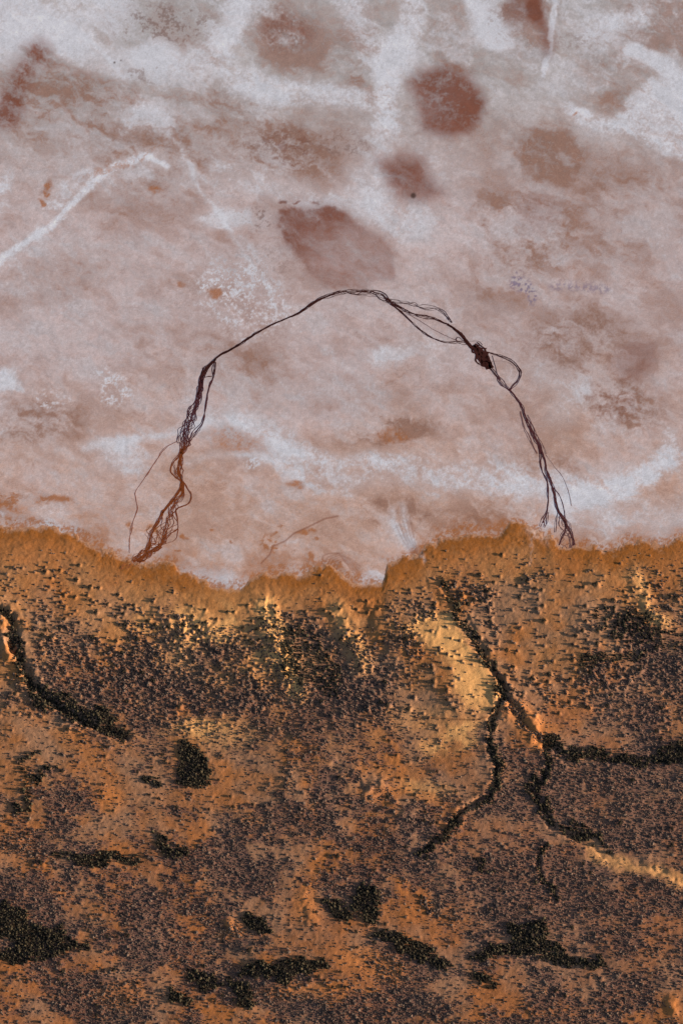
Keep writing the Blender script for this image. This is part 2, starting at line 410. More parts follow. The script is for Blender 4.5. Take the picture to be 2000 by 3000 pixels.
    c = mix(c, W, np.clip((w - .40) * 1.0 + .08 * n3 + .10 * n6 - .10 * n7, 0, .92) * np.clip(w * 2.2 - .2, 0, 1))
    # dark red-brown damp patches with their own outlines
    Ux, Vx = warp(U, V, 10, 5, 200)
    Q2 = lambda p, s: poly(Ux, Vx, p, s)
    d = .95 * Q2([(800,640),(812,612),(850,602),(900,612),(960,600),(1010,622),(1050,660),(1110,690),(1160,740),(1150,810),(1050,860),(960,850),(900,800),(850,720)], 11)
    d = np.maximum(d, .8 * Q2([(800,640),(850,602),(960,600),(1050,660),(1160,740),(1150,810),(1050,860),(960,850),(900,800),(850,720)], 40))
    d = d * np.clip(1.16 - .72 * sstep(0, 250, (U - 820) * .6 + (V - 610) * .8), 0, 1) * np.clip(.95 + .25 * n7 + .1 * n5, 0, 1.05)
    d = d + .7 * E(826, 597, 9, 5) + .6 * E(870, 594, 10, 4) + .5 * E(930, 592, 12, 4)
    d = d + .9 * Q2([(1190,240),(1222,210),(1300,196),(1388,230),(1424,290),(1402,352),(1370,390),(1310,405),(1242,386),(1226,320)], 30) * np.clip(.95 + .2 * n7 + .15 * n6, 0, 1)
    d = d + .85 * Q2([(1112,476),(1180,448),(1236,466),(1262,520),(1298,575),(1255,590),(1190,588),(1140,540)], 34) * np.clip(.98 + .2 * n7, 0, 1)
    d = d + .72 * stroke(Ux, Vx, [(105,150),(75,200),(45,270),(15,335),(-30,360)], 56, 46) * mo2 + .35 * E(25, 315, 50, 50) + .25 * E(150, 170, 40, 26) * mo2
    d = d + .55 * E(835, 85, 65, 50, 20) * mot + .6 * K([(1560,20),(1600,90),(1606,150)], 22, 26) + .5 * E(1540, 30, 60, 50) + .45 * E(1855, 1055, 70, 60)
    d = d + .3 * E(1790, 1190, 80, 45) * mot + .25 * E(1570, 620, 60, 60)
    d = d + .5 * E(860, 430, 100, 50) * np.clip(2.4 * n3 - .5, 0, 1)
    c = mix(c, D, np.clip(d * (1 + .10 * n6 + .12 * n2), 0, .9))
    # dark crusty speckle in the upper middle
    sp_ = (.8 * E(480, 70, 150, 60) + .7 * E(760, 640, 70, 40) + .5 * E(840, 420, 120, 60) + .6 * E(1010, 420, 60, 40) + .5 * E(1480, 60, 60, 60) + .5 * E(1700, 110, 90, 30) + .45 * E(760, 780, 120, 80) + .6 * E(420, 215, 60, 30) + .35 * E(1700, 1030, 180, 120) + .4 * E(1720, 1570, 60, 30))
    c = mix(c, alb(112, 90, 84), np.clip(sp_ * np.clip(1.1 * n6 + 1.0 * n7 - .1, 0, 1), 0, .7))
    # orange crust and clumps
    o = .9 * E(152, 555, 12, 26) * np.clip(1 + n3, 0, 1) + .9 * E(130, 592, 10, 16) + .5 * E(360, 480, 130, 12, -20) * np.clip(2 * n3, 0, 1)
    o = o + .55 * E(465, 550, 18, 12) + .8 * E(628, 862, 20, 16) + .5 * E(540, 830, 14, 10) + .55 * E(690, 1285, 90, 34, 20) + .7 * E(870, 1420, 26, 12) + .5 * E(1145, 1275, 60, 20)
    o = o + .7 * E(1683, 338, 12, 7) + .5 * E(150, 1460, 50, 14) * np.clip(1 + 2 * n3, 0, 1) + .8 * K([(120,1462),(160,1455),(205,1462)], 7, 6)
    o = o + .7 * E(30, 1470, 60, 26) * np.clip(2.6 * n3 - .2, 0, 1)
    o = o + .8 * E(800, 1585, 36, 26) * np.clip(2.4 * n3 + .1, 0, 1) + .8 * E(835, 1550, 26, 12) * np.clip(2.4 * n3, 0, 1) + .7 * E(890, 1557, 20, 9) + .85 * E(920, 1585, 8, 5) + .85 * E(918, 1560, 6, 6)
    o = o + .9 * E(540, 1577, 9, 6) + .8 * E(627, 1553, 8, 4) + .8 * E(665, 1590, 5, 5) + .7 * E(515, 1612, 10, 4) + .8 * E(905, 1638, 14, 10)
    o = o + .85 * E(432, 1570, 26, 28) * np.clip(2.6 * n3 - .1, 0, 1) + .7 * E(384, 1548, 8, 18) * np.clip(1 + 2 * n3, 0, 1)
    o = o + .75 * Q([(1130,1640),(1180,1620),(1240,1600),(1250,1640),(1150,1660)], 26) * mot + .5 * Q([(890,1640),(950,1650),(1010,1640),(1060,1680),(960,1690),(880,1690)], 20) * np.clip(.6 + 1.4 * n3, 0, 1)
    sd = np.interp(U, SX, SY) - V
    o = o + .5 * (1 - sstep(0, 120, sd + 40 * n1)) * np.clip(.5 + n2, 0, 1) * sstep(-200, 40, U * 0 + sd + 60)
    o = o + .75 * (1 - sstep(2, 30, sd + 10 * n5)) * np.clip(.4 + 1.2 * n6, 0, 1)
    c = mix(c, O, np.clip(o * (1 + .5 * n6), 0, .85))
    # thin brown runnels and a lilac dusting of fine dark specks
    r = .7 * stroke(U, V, [(765,1650),(790,1625),(800,1600),(835,1585),(862,1562),(900,1545),(950,1520),(990,1512)], 2.5, 3) + .5 * stroke(U, V, [(1000,1620),(960,1622),(945,1630),(944,1650)], 2, 3)
    for k in range(5):
        r = r + .45 * stroke(U, V, [(948 + 9*k, 1655 + 4*k), (960 + 8*k, 1632 + 4*k), (990 + 4*k, 1622 + 5*k), (1030 - 2*k, 1640 + 5*k), (1056 - 4*k, 1660 + 6*k)], 2, 3)
        r = r + .4 * stroke(U, V, [(1160 + 10*k, 1540 - 6*k), (1178 + 8*k, 1580 - 3*k), (1206 + 4*k, 1622)], 2.5, 4)
    c = mix(c, alb(120, 72, 52), np.clip(r, 0, .8))
    l = .8 * E(1522, 835, 28, 26) + .8 * E(1545, 868, 24, 24) + .5 * K([(1620,838),(1700,835),(1780,850)], 16, 14)
    c = mix(c, alb(112, 100, 124), np.clip(l * np.clip(.4 + 2.5 * n4, 0, 1), 0, .75))
    c = mix(c, alb(70, 48, 42), np.clip(.9 * ell(U, V, 1210, 573, 8, 8) + .8 * ell(U, V, 336, 183, 3, 3) + .7 * ell(U, V, 355, 177, 2.5, 2.5), 0, 1))
    return c * np.clip(1 + .085 * n6 + .07 * n7 + .05 * n5 + .028 * RNG.standard_normal(len(U)), .6, 1.4)[:, None]

# ---------------------------------------------------------------- land: height and colour
def gully(U, V, pts, width, depth, side_rise=0.0):
    out = np.zeros_like(U)
    p = np.array(pts, float); m = width * 5
    i = box_of(U, V, p[:, 0].min() - m, p[:, 1].min() - m, p[:, 0].max() + m, p[:, 1].max() + m)
    d, s = line_dist(U[i], V[i], pts)
    out[i] = -depth * np.exp(-(d / width) ** 2) + side_rise * np.exp(-((d - 2.2 * width) / (1.6 * width)) ** 2)
    return out

def land_height(U, V, X, Y, sd):
    z = np.where(sd > 0, 0.012 * np.minimum(sd, 40) + .02 * (1 - np.exp(-sd / 14)), 0.02 * sd)
    z = np.clip(z, -.6, None)
    inl = sstep(10, 90, sd)
    z = z + inl * (1.6 * sstep(40, 420, sd))
    z = z + inl * (.9 * fbm(X, Y, 75, 300, 3, .5) + .32 * fbm(X, Y, 24, 310, 3, .5, ax=2.4, rot=-1.05))
    Uw, Vw = warp(U, V, 8, 7, 400)
    base_z = z
    brk = np.clip(.85 + .7 * fbm(X, Y, 9, 405, 3, .6), .4, 1.4)
    for pts, w, d, r in ((G_MAIN, 10, 2.9, .5), (G_RIGHT, 12, 1.7, .3), (G_LEFT, 7, 1.1, .3), (G_MID, 6, .9, .2), (G_LOW, 5, .9, .2),
                         (G_WASH, 12, .8, .2), (G_WEST, 10, 3.0, .6), (G_THIN, 5, .5, .2)):
        z = z + inl * brk * gully(Uw, Vw, pts, w, d, r)
    z = np.where(sd > 12, np.maximum(z, np.minimum(base_z, .08 + .012 * np.clip(sd - 12, 0, 60))), z)
    # the pale sand slope that falls to the main gully, and the narrow streaks of blown sand
    d, s = line_dist(Uw, Vw, [(1190,1860),(1270,1880),(1320,1960),(1345,2050)])
    z = z + inl * 2.3 * np.exp(-(d / 95) ** 2)
    for pts, w, h in (([(770,1790),(800,1870),(830,1950),(866,2030)], 40, 1.2), ([(590,1800),(640,1880),(700,1980)], 40, .9), ([(460,1780),(530,1870),(600,1960)], 40, .7), ([(1110,1800),(1150,1880),(1190,1970)], 34, .5), ([(700,2050),(820,2150),(900,2200)], 50, .8), ([(980,2240),(1080,2320),(1180,2380)], 40, .8), ([(1265,1830),(1240,1890),(1215,1930)], 10, .3), ([(1290,1850),(1262,1900)], 8, .25),
                      ([(985,1790),(1020,1870),(1065,1960)], 38, 1.2), ([(1845,1680),(1870,1730),(1905,1800),(1940,1830)], 20, .9), ([(1505,2085),(1545,2110),(1560,2150)], 26, 1.6),
                      ([(1120,2290),(1090,2340)], 18, .7), ([(20,1880),(28,1935)], 10, .9), ([(900,2640),(905,2720)], 22, .9), ([(670,2700),(690,2740)], 16, .7), ([(1960,2930),(1970,2970)], 14, .9),
                      ([(1570,2150),(1585,2175)], 8, .9)):
        d, s = line_dist(Uw, Vw, pts)
        z = z + inl * h * brk * np.exp(-(d / w) ** 2)
    z = np.where(sd > 0, np.maximum(z, .02 + .006 * np.minimum(sd, 40)), z)
    smooth = poly(Uw, Vw, SAND, 24)
    rough = sstep(6, 60, sd) * (1 - .75 * smooth)
    z = z + rough * (.10 * fbm(X, Y, 4.2, 330, 3, .65) + .06 * fbm(X, Y, 1.8, 340, 2, .7))
    z = z + np.where(sd > 0, .03 * fbm(X, Y, 1.7, 350, 2), 0)
    return z

def land_colour(U, V, X, Y, sd):
    Uw, Vw = warp(U, V, 14, 8, 500)
    n1 = fbm(U, V, 150, 510, 4); n2 = fbm(Uw, Vw, 40, 520, 4, .6, ax=1.5); n3 = fbm(U, V, 9, 530, 3, .7)
    t = np.clip((V - 1550) / 1450, 0, 1)
    base = mix(np.tile(alb(156, 106, 66), (len(U), 1)), alb(138, 88, 57), sstep(.1, .8, t))
    redd, pale, sand, grey, shore = alb(152, 92, 48), alb(184, 130, 82), alb(200, 146, 90), alb(144, 108, 84), alb(136, 80, 34)
    c = mix(base, redd, np.clip(.3 + .5 * n1 + .3 * n2, 0, .8))
    c = mix(c, grey, np.clip(.3 + .6 * fbm(U, V, 110, 560, 3) - .2 * n2, 0, .7) * sstep(60, 200, sd))
    c = mix(c, shore, np.clip((1 - sstep(20, 95, sd + 26 * n1)) * (.85 + .3 * n3), 0, .95))
    c = mix(c, alb(176, 132, 106), np.clip((1 - sstep(1, 16, sd + 5 * n3)) * .75, 0, .8))
    n6 = fbm(U, V, 11, 575, 3, .9)
    gc = cover(U, V)[0] * sstep(40, 120, sd)      # low dry ground cover between the shrubs
    c = mix(c, alb(92, 66, 60), np.clip(gc * 1.0 - .16 + .2 * n6, 0, .78))
    E = lambda *a, **k: ell(Uw, Vw, *a, **k)
    K = lambda *a: stroke(Uw, Vw, *a)
    Q = lambda *a: poly(Uw, Vw, *a)
    c = mix(c, alb(120, 86, 70), .45 * ell(U, V, 1750, 2500, 420, 480) * np.clip(.8 + .5 * n2, 0, 1))
    p = .38 * ell(Uw, Vw, 600, 1880, 300, 110, 12) * np.clip(.7 + n2, 0, 1.3)
    p = p + .9 * Q([(1185,1850),(1250,1800),(1310,1800),(1335,1830),(1385,1900),(1425,1970),(1462,2045),(1455,2090),(1380,2085),(1330,2030),(1315,1960),(1290,1930),(1235,1895)], 26)
    p = p + .7 * K([(775,1790),(805,1870),(835,1950),(866,2030)], 40, 30) + .5 * E(1340, 2170, 120, 40, -18) * np.clip(.8 + n2, 0, 1.2) + .3 * E(1260, 2110, 140, 40) + .45 * E(1240, 2320, 80, 26)
    p = p + .55 * K([(985,1790),(1020,1870),(1060,1950)], 40, 40) + .6 * K([(1850,1690),(1872,1740),(1905,1800),(1950,1830)], 32, 26) + .5 * K([(1740,2500),(1800,2528),(1900,2552),(2010,2590)], 30, 22)
    p = p + .4 * E(640, 2160, 120, 40) + .3 * E(700, 1800, 160, 90) + .35 * E(560, 2140, 80, 26)
    c = mix(c, pale, np.clip(p * 1.4, 0, 1)); c = mix(c, sand, np.clip((p - .35) * 1.3 * (1 + .4 * n2), 0, .9))
    o = .7 * K([(1505,2080),(1550,2130),(1580,2170)], 60, 20) + .7 * K([(20,1890),(30,1935),(60,2000)], 16, 12) + .7 * E(235, 2165, 30, 24) + .6 * E(320, 2350, 40, 40) + .6 * E(890, 2660, 40, 60) + .6 * E(690, 2730, 40, 30) + .7 * E(1965, 2950, 26, 40)  # first two strokes paint in sunlight on the ridge slope and left gully wall
    o = o + .6 * E(1090, 2830, 110, 40, 20) + .5 * E(350, 2920, 70, 40) + .5 * E(900, 2910, 130, 24) + .5 * E(1260, 2340, 40, 16) + .5 * E(1140, 2330, 60, 20) + .4 * E(40, 2480, 70, 60) + .4 * E(100, 1620, 120, 40)
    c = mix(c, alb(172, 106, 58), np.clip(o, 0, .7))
    k = .75 * stroke(U, V, [(1210,2112),(1270,2112),(1330,2118),(1395,2119),(1430,2108),(1458,2098)], 3, 3) + .55 * stroke(U, V, [(1320,1925),(1350,1905),(1385,1892)], 2, 3) + .5 * stroke(U, V, [(1310,1948),(1360,1944),(1405,1950)], 2, 3)
    c = mix(c, alb(96, 62, 40), np.clip(k, 0, .7))
    # wet salt fingers that run up into the land
    wf = .75 * Q([(1020,1700),(1060,1692),(1115,1698),(1118,1712),(1060,1712)], 8) + .3 * stroke(Uw, Vw, [(1556,1545),(1560,1600),(1556,1660)], 3, 5) + .55 * Q([(1530,1555),(1600,1530),(1640,1540),(1620,1590),(1560,1590)], 14) * np.clip(.6 + n3, 0, 1)
    wf = wf + .6 * stroke(Uw, Vw, [(1195,1560),(1215,1610),(1250,1640)], 14, 14) * np.clip(.5 + n3, 0, 1)
    c = mix(c, alb(186, 158, 146), np.clip(wf, 0, .85))
    return c * np.clip(1 + .09 * n3 + .06 * n2 + .08 * n6 + .05 * RNG.standard_normal(len(U)), .5, 1.5)[:, None]

# ---------------------------------------------------------------- build the lake bed
print('lake')
xs = axis(-290, 290, .52, -16000, 16000)
ys = axis(float(ground(1000, 1790)[1]), float(ground(1000, -60)[1]), .64, float(ground(1000, 1790)[1]) - 1, 26000)
XX, YY = [a.ravel() for a in np.meshgrid(xs, ys)]
UU, VV = pixel_safe(XX, YY)
co = np.stack([XX, YY, np.zeros_like(XX)], 1)
co[:, 2] = .012 * fbm(XX, YY, 3, 5, 2)
me = fast_mesh('salt_lake', co, grid_faces(len(xs), len(ys)), True)
set_color(me, np.clip(lake_colour(UU, VV), .01, .86))
M_SALT = mat_ground('salt_crust', 1.3, .18, 1.6, .02)
tag(link('salt_lake', me, M_SALT), 'dry salt lake bed with pale crust and red-brown damp patches', 'lake bed', kind='structure')

# ---------------------------------------------------------------- shrubs: where they grow
print('shrubs')
pitch = 4.7
gu, gv = np.meshgrid(np.arange(-260, 2260, pitch), np.arange(1540, 3260, pitch))
gu = gu.ravel() + RNG.uniform(-.5, .5, gu.size) * pitch; gv = gv.ravel() + RNG.uniform(-.5, .5, gv.size) * pitch
sd = shore_distance(gu, gv)
Uw, Vw = warp(gu, gv, 12, 12, 600)
th = np.zeros_like(gu); th_id = np.full(gu.shape, -1)
for k, (lab, pts) in enumerate(THICKETS):
    f = poly(Uw, Vw, pts, 9) * WEIGHT.get(k, 1.0)
    th_id = np.where(f > np.maximum(th, .3), k, th_id); th = np.maximum(th, f)
lump = fbm(gu, gv, 26, 640, 2)
gl = np.zeros_like(gu); gl_id = np.full(gu.shape, -1)
for k, (pts, w, a) in enumerate(((G_MAIN[:3], 16, .7), (G_MAIN[1:4], 22, .8), (G_MAIN[3:], 14, 1), (G_MAIN[6:], 24, 1), (G_LEFT[:6], 14, .95), ([(1432,2190),(1452,2260),(1450,2300),(1422,2342)], 30, 1), (G_LEFT[6:], 11, .95), ([(1338,2410),(1290,2460),(1235,2502)], 26, .95),
                  (G_MID, 20, .95), (G_LOW, 10, .9), (G_WEST[:7], 17, 1), ([(40,1860),(62,1945),(90,2000)], 22, 1), (G_RIGHT[:4], 20, .85), (G_THIN[2:], 14, .9), ([(1360,1700),(1380,1720),(1400,1740),(1425,1740)], 8, .6), ([(1425,1740),(1430,1780),(1422,1820)], 30, .5),
                  ([(1272,1665),(1300,1690),(1340,1700)], 30, .45), ([(1535,1700),(1560,1680),(1600,1695)], 36, .5), ([(120,2215),(90,2220),(68,2240),(72,2280),(110,2295),(135,2265),(155,2262)], 15, .85), ([(68,2270),(72,2330),(80,2370)], 20, .9), ([(30,2375),(80,2385)], 22, .7),
                  ([(1690,2860),(1710,2900)], 10, .8), ([(1755,2860),(1765,2900)], 10, .8), ([(1650,2265),(1640,2290)], 40, .85), ([(1770,2260),(1790,2320),(1830,2350)], 20, .7), ([(1870,2270),(2000,2330)], 24, .55),
                  ([(1560,2000),(1620,2050),(1650,2070)], 22, .5), ([(1600,2050),(1640,2070),(1680,2075)], 14, .8), ([(850,2230),(840,2310)], 36, .75), ([(720,2415),(800,2420)], 34, .7), ([(640,2370),(680,2380)], 10, .5), ([(190,2350),(220,2350)], 20, .8), ([(450,2110),(500,2120)], 40, .6), ([(350,2020),(420,2060)], 40, .5),
                  ([(930,2350),(960,2420),(940,2440)], 50, .7), ([(1060,2100),(1110,2100)], 44, .6), ([(1060,2160),(1060,2200)], 30, .5), ([(680,2290),(790,2310)], 20, .3), ([(1810,2740),(1860,2760)], 40, .6), ([(1900,2790),(1940,2790)], 40, .6), ([(1250,2640),(1280,2660),(1330,2680)], 50, .6), ([(1100,2920),(1060,2920)], 20, .6), ([(150,2930),(190,2970)], 14, .7), ([(200,2860),(215,2880)], 16, .6), ([(940,2960),(1000,2990)], 50, .6))):
    f = a * stroke(Uw, Vw, pts, w, 8) * np.clip(.95 + .5 * lump, .25, 1)
    gl_id = np.where((f > gl) & (f > .3), k, gl_id); gl = np.maximum(gl, f)
pr, den = cover(gu, gv)
pr = pr * .92
pr = np.maximum(pr, .97 * th); pr = np.maximum(pr, gl)
sandm = poly(Uw, Vw, SAND, 20)
pr = np.where(gl > .3, pr, pr * (1 - .98 * sandm) * (1 - .95 * stroke(Uw, Vw, G_WASH[1:], 40, 14))) * sstep(30, 190, sd + 60 * (gu > 1650))
pr = np.maximum(pr, .035 * sstep(20, 80, sd))
keep = RNG.random(gu.size) < pr
gu, gv, sd, th_id, den, th, gl, sandm, gl_id = gu[keep], gv[keep], sd[keep], th_id[keep], den[keep], th[keep], gl[keep], sandm[keep], gl_id[keep]
gx, gy = ground(gu, gv)
N = len(gu)
rr = RNG.lognormal(0, .42, N) * .36
upper = 1 - sstep(2000, 2150, gv)
rr *= 1 + .5 * upper * (1 - th) * (1 - .62 * sstep(.35, .75, den))
rr = np.where(th > .5, RNG.lognormal(0, .30, N) * .52, rr)
rr = np.where((gl > .5) & (th < .5), RNG.lognormal(0, .28, N) * .52, rr)
rr *= .62 + .38 * sstep(30, 140, sd)
rr = np.clip(rr, .17, 1.6)
inframe = (gu > 12) & (gu < 1988) & (gv < 2985)
print('shrubs', N)

# the shrubs that show largest are things of their own, described from the nearest thing one can find
LAND = [((20,1800), 'the top end of the black left gully'), ((285,1610), 'the ragged orange spit on the left shore'), ((400,1660), 'the foot of the left track'), ((640,1740), 'the white salt bay in the shore'),
 ((800,1700), 'the shore above the narrow sand streak'), ((850,2030), 'the lower tip of the narrow sand streak'), ((560,1850), 'the middle of the sandy mound field'), ((1080,1720), 'the small white pool in the orange mud'),
 ((1290,1690), 'the mouth of the main gully'), ((1215,1860), 'the upper corner of the pale sand slope'), ((1476,2055), 'the fork of the main gully'), ((1300,2117), 'the thin crack across the pale flat'),
 ((1560,1690), 'the dark scrub below the right track'), ((1870,1715), 'the crescent of pale sand at the right'), ((1740,1800), 'the corner of the dark right-slope scrub patch'), ((1600,1860), 'the bare brown flat at the right'),
 ((370,2160), 'the lower tip of the left gully thicket'), ((100,2250), 'the ring of bushes at the left'), ((560,2250), 'the squarish black thicket'), ((440,2296), 'the small black thicket on bare soil'), ((1130,2330), 'the small orange ridges in the middle'),
 ((1240,2500), 'the lower end of the side gully'), ((1080,2660), 'the upright oval thicket'), ((850,2850), 'the wide stepped thicket'), ((150,2770), 'the large thicket on the left edge'), ((1820,2530), 'the pale wash at the lower right'),
 ((1720,2215), 'the level black thicket bar'), ((345,2930), 'the orange clearing at the bottom left'), ((1080,2830), 'the orange slope beside the curved thicket'), ((1600,2780), 'the long thicket in the lower right'), ((480,2480), 'the bent thicket on orange soil'), ((1590,2370), 'the middle branch gully')]
LP = np.array([p for p, _ in LAND], float)
near = np.argmin((gu[:, None] - LP[None, :, 0]) ** 2 + (gv[:, None] - LP[None, :, 1]) ** 2, axis=1)
ndist = np.hypot(gu - LP[near, 0], gv - LP[near, 1])
score = rr * (1 + .5 * (den < .45)) * np.where((th > .3) | (gl > .4), 0, 1) * np.where(inframe & (ndist < 260) & (sd > 55) & (sandm < .2), 1, 0)
chosen = []
for k in range(len(LAND)):
    idx = np.nonzero((near == k) & (score > 0))[0]
    idx = idx[np.argsort(-score[idx])]
    got = []
    for i in idx:
        if all(math.hypot(gu[i] - gu[j], gv[i] - gv[j]) > 17 for j in got):
            got.append(i)
        if len(got) == 10: break
    chosen += got
chosen = np.array(chosen[:300])
is_big = np.zeros(N, bool); is_big[chosen] = True
rr[~is_big] = np.minimum(rr[~is_big], 1.02)
rr[is_big] = np.clip(rr[is_big], 1.08, 1.7)
drop = np.zeros(N, bool)                        # room round each large shrub
for i in chosen:
    drop |= (np.hypot(gu - gu[i], gv - gv[i]) < 6.5) & ~is_big
sandy = (1 - sstep(1.0, 1.0001, th)) * upper

# ---------------------------------------------------------------- build the land
print('land')
lx = axis(-262, 262, .5, -16000, 16000)
y_top = float(ground(1000, 1440)[1])
ly = axis(float(ground(1000, 3060)[1]), y_top, .56, -9000, y_top + 1)
LXX, LYY = [a.ravel() for a in np.meshgrid(lx, ly)]
LU, LV = pixel_safe(LXX, LYY)
lsd = shore_distance(LU, LV)
lz = land_height(LU, LV, LXX, LYY, lsd).reshape(len(ly), len(lx))
# blown sand heaped on the sunny side of the larger shrubs
for i in np.nonzero(((rr > .62) & (th < .5) & ~drop))[0]:
    r = rr[i]; mx, my = gx[i] + r * .75, gy[i] - r * .15
    a, b = np.searchsorted(lx, (mx - 3 * r, mx + 3 * r)); c, d = np.searchsorted(ly, (my - 3 * r, my + 3 * r))
    if b - a < 2 or d - c < 2: continue
    q = ((lx[a:b][None, :] - mx) / (.8 * r)) ** 2 + ((ly[c:d][:, None] - my) / (1.15 * r)) ** 2
    lz[c:d, a:b] += (.55 if gv[i] < 2150 else .26) * r * np.exp(-q)
co = np.stack([LXX, LYY, lz.ravel()], 1)
me = fast_mesh('land', co, grid_faces(len(lx), len(ly)), True)
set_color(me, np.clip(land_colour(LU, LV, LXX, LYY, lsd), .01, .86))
M_SOIL = mat_ground('red_soil', 1.6, .22, 1.6, .10)
tag(link('land', me, M_SOIL), 'orange desert land with gullies and blown sand below the lake shore', 'land', kind='structure')

def height_at(x, y):
    i = np.clip(np.searchsorted(lx, x) - 1, 0, len(lx) - 2); j = np.clip(np.searchsorted(ly, y) - 1, 0, len(ly) - 2)
    fx = (x - lx[i]) / (lx[i + 1] - lx[i]); fy = (y - ly[j]) / (ly[j + 1] - ly[j])
    return (lz[j, i] * (1 - fx) + lz[j, i + 1] * fx) * (1 - fy) + (lz[j + 1, i] * (1 - fx) + lz[j + 1, i + 1] * fx) * fy

gz = height_at(gx, gy)

# ---------------------------------------------------------------- shrub shapes
def crown_proto(rng, nu, nv, tall, rough):
    """a ragged low dome: nu spokes, nv rings, closed on top, flared and broken at the rim"""
    v, f = [], []
    for j in range(nv):
        ph = j / nv * math.pi / 2
        for i in range(nu):
            a = (i + .5 * (j % 2)) / nu * 2 * math.pi + rng.normal(0, .12)
            q = 1 + rng.normal(0, rough)
            v.append((math.cos(a) * math.cos(ph) * q, math.sin(a) * math.cos(ph) * q, (math.sin(ph) * .92 + .04) * tall * (1 + rng.normal(0, rough)) - (.12 if j == 0 else 0)))
    v.append((rng.normal(0, .1), rng.normal(0, .1), tall * (1 + rng.normal(0, .1))))
    top = len(v) - 1
    for j in range(nv - 1):
        for i in range(nu):
            a, b = j * nu + i, j * nu + (i + 1) % nu
            c, d = a + nu, b + nu
            f += [(a, b, d), (a, d, c)]
    for i in range(nu):
        f.append(((nv - 1) * nu + i, (nv - 1) * nu + (i + 1) % nu, top))
    return np.array(v), np.array(f)

def leafy_proto(rng, tall, n):
    """a shrub of many small leaf sprays round a few stems"""
    v, f = [], []
    lobes = [(rng.normal(0, .42), rng.normal(0, .42), rng.uniform(.35, .6) * tall, rng.uniform(.4, .62)) for _ in range(5)] + [(0, 0, .5 * tall, .7)]
    for k in range(n):
        lx_, ly_, lz_, lr = lobes[k % len(lobes)]
        d = rng.normal(size=3); d /= np.linalg.norm(d)
        if d[2] < -.3: d[2] *= -1
        p = np.array([lx_, ly_, lz_]) + d * lr * rng.uniform(.55, 1.05) * np.array([1, 1, tall * .85])
        p[2] = max(p[2], .05)
        u = rng.normal(size=3); u -= d * u.dot(d) * .6; u /= np.linalg.norm(u)
        w = np.cross(d, u)
        s = rng.uniform(.13, .26)
        b = len(v)
        v += [p - u * s, p + w * s * .7, p + u * s * 1.1 + d * s * .5, p - w * s * .7]
        f += [(b, b + 1, b + 2), (b, b + 2, b + 3)]
    for k in range(6):
        a = rng.uniform(0, 6.28); q = rng.uniform(.3, .7); t = .035
        b = len(v)
        e = np.array([math.cos(a) * q, math.sin(a) * q, tall * .7])
        for o in ((t, 0, 0), (-t * .5, t, 0), (-t * .5, -t, 0)):
            v.append(np.array(o) - np.array([0, 0, .15]))
        v.append(e)
        f += [(b, b + 1, b + 3), (b + 1, b + 2, b + 3), (b + 2, b, b + 3)]
    return np.array(v), np.array(f)

def scatter(idx, protos, hscale, rng):
    V_, F_, base = [], [], 0
    which = rng.integers(0, len(protos), len(idx))
    for k, (pv, pf) in enumerate(protos):
        ii = idx[which == k]
        if not len(ii): continue
        a = rng.uniform(0, 6.28, len(ii)); c, s = np.cos(a)[:, None], np.sin(a)[:, None]
        r = rr[ii][:, None]; h = r * hscale * rng.uniform(.75, 1.3, len(ii))[:, None]
        x = (pv[None, :, 0] * c - pv[None, :, 1] * s) * r + gx[ii][:, None]
        y = (pv[None, :, 0] * s + pv[None, :, 1] * c) * r + gy[ii][:, None]
        z = pv[None, :, 2] * h + gz[ii][:, None]
        V_.append(np.stack([x, y, z], -1).reshape(-1, 3))
        F_.append((pf[None] + (np.arange(len(ii)) * len(pv))[:, None, None] + base).reshape(-1, 3))
        base += len(ii) * len(pv)
    return np.concatenate(V_), np.concatenate(F_)

M_BUSH = mat_plant('saltbush', (.046, .033, .032), (.19, .13, .10), 1.1)
M_THICK = mat_plant('thicket_leaf', (.008, .008, .008), (.085, .068, .042), 1.4)  # pale end paints sunlit crown specks into some of the thicket plants
M_SHRUB = mat_plant('dark_shrub', (.022, .020, .018), (.07, .055, .035), 1.1)
prng = np.random.default_rng(3)
small = [crown_proto(prng, 6, 2, .8, .2) for _ in range(10)]
tall = [crown_proto(prng, 7, 3, 1.0, .2) for _ in range(10)]
GV = [('dark scrub lining the main gully beside the pale sand slope', (0, 1, 2, 3)), ('dark scrub lining the side gully that bends down left', (4, 5, 6, 7)), ('dark scrub lining the middle branch gully', (8, 9)),
      ('black scrub lining the narrow gully at the left edge', (10, 11)), ('curl of dark bushes round a bare circle at the left', (18, 19, 20)), ('dark scrub filling the narrow streak valley', (13,))]
GSET = sum((list(q) for _, q in GV), [])
rest = np.nonzero(~is_big & ~drop & (th_id < 0) & ~np.isin(gl_id, GSET))[0]
v, f = scatter(rest, small, 1.0, prng)
tag(link('scrub', fast_mesh('scrub', v, f), M_BUSH), 'low dark desert scrub spread over the orange land', 'scrub', kind='stuff')
for k, (lab, pts) in enumerate(THICKETS):
    ii = np.nonzero((th_id == k) & ~is_big & ~drop)[0]
    if len(ii) < 3: continue
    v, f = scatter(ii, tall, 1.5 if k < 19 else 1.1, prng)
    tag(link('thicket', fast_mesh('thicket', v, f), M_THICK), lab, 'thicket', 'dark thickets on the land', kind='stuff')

for lab, ids in GV:
    ii = np.nonzero(np.isin(gl_id, ids) & (th_id < 0) & ~is_big & ~drop)[0]
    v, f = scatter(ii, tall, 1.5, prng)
    tag(link('thicket', fast_mesh('thicket', v, f), M_THICK), lab, 'thicket', 'dark thickets on the land', kind='stuff')

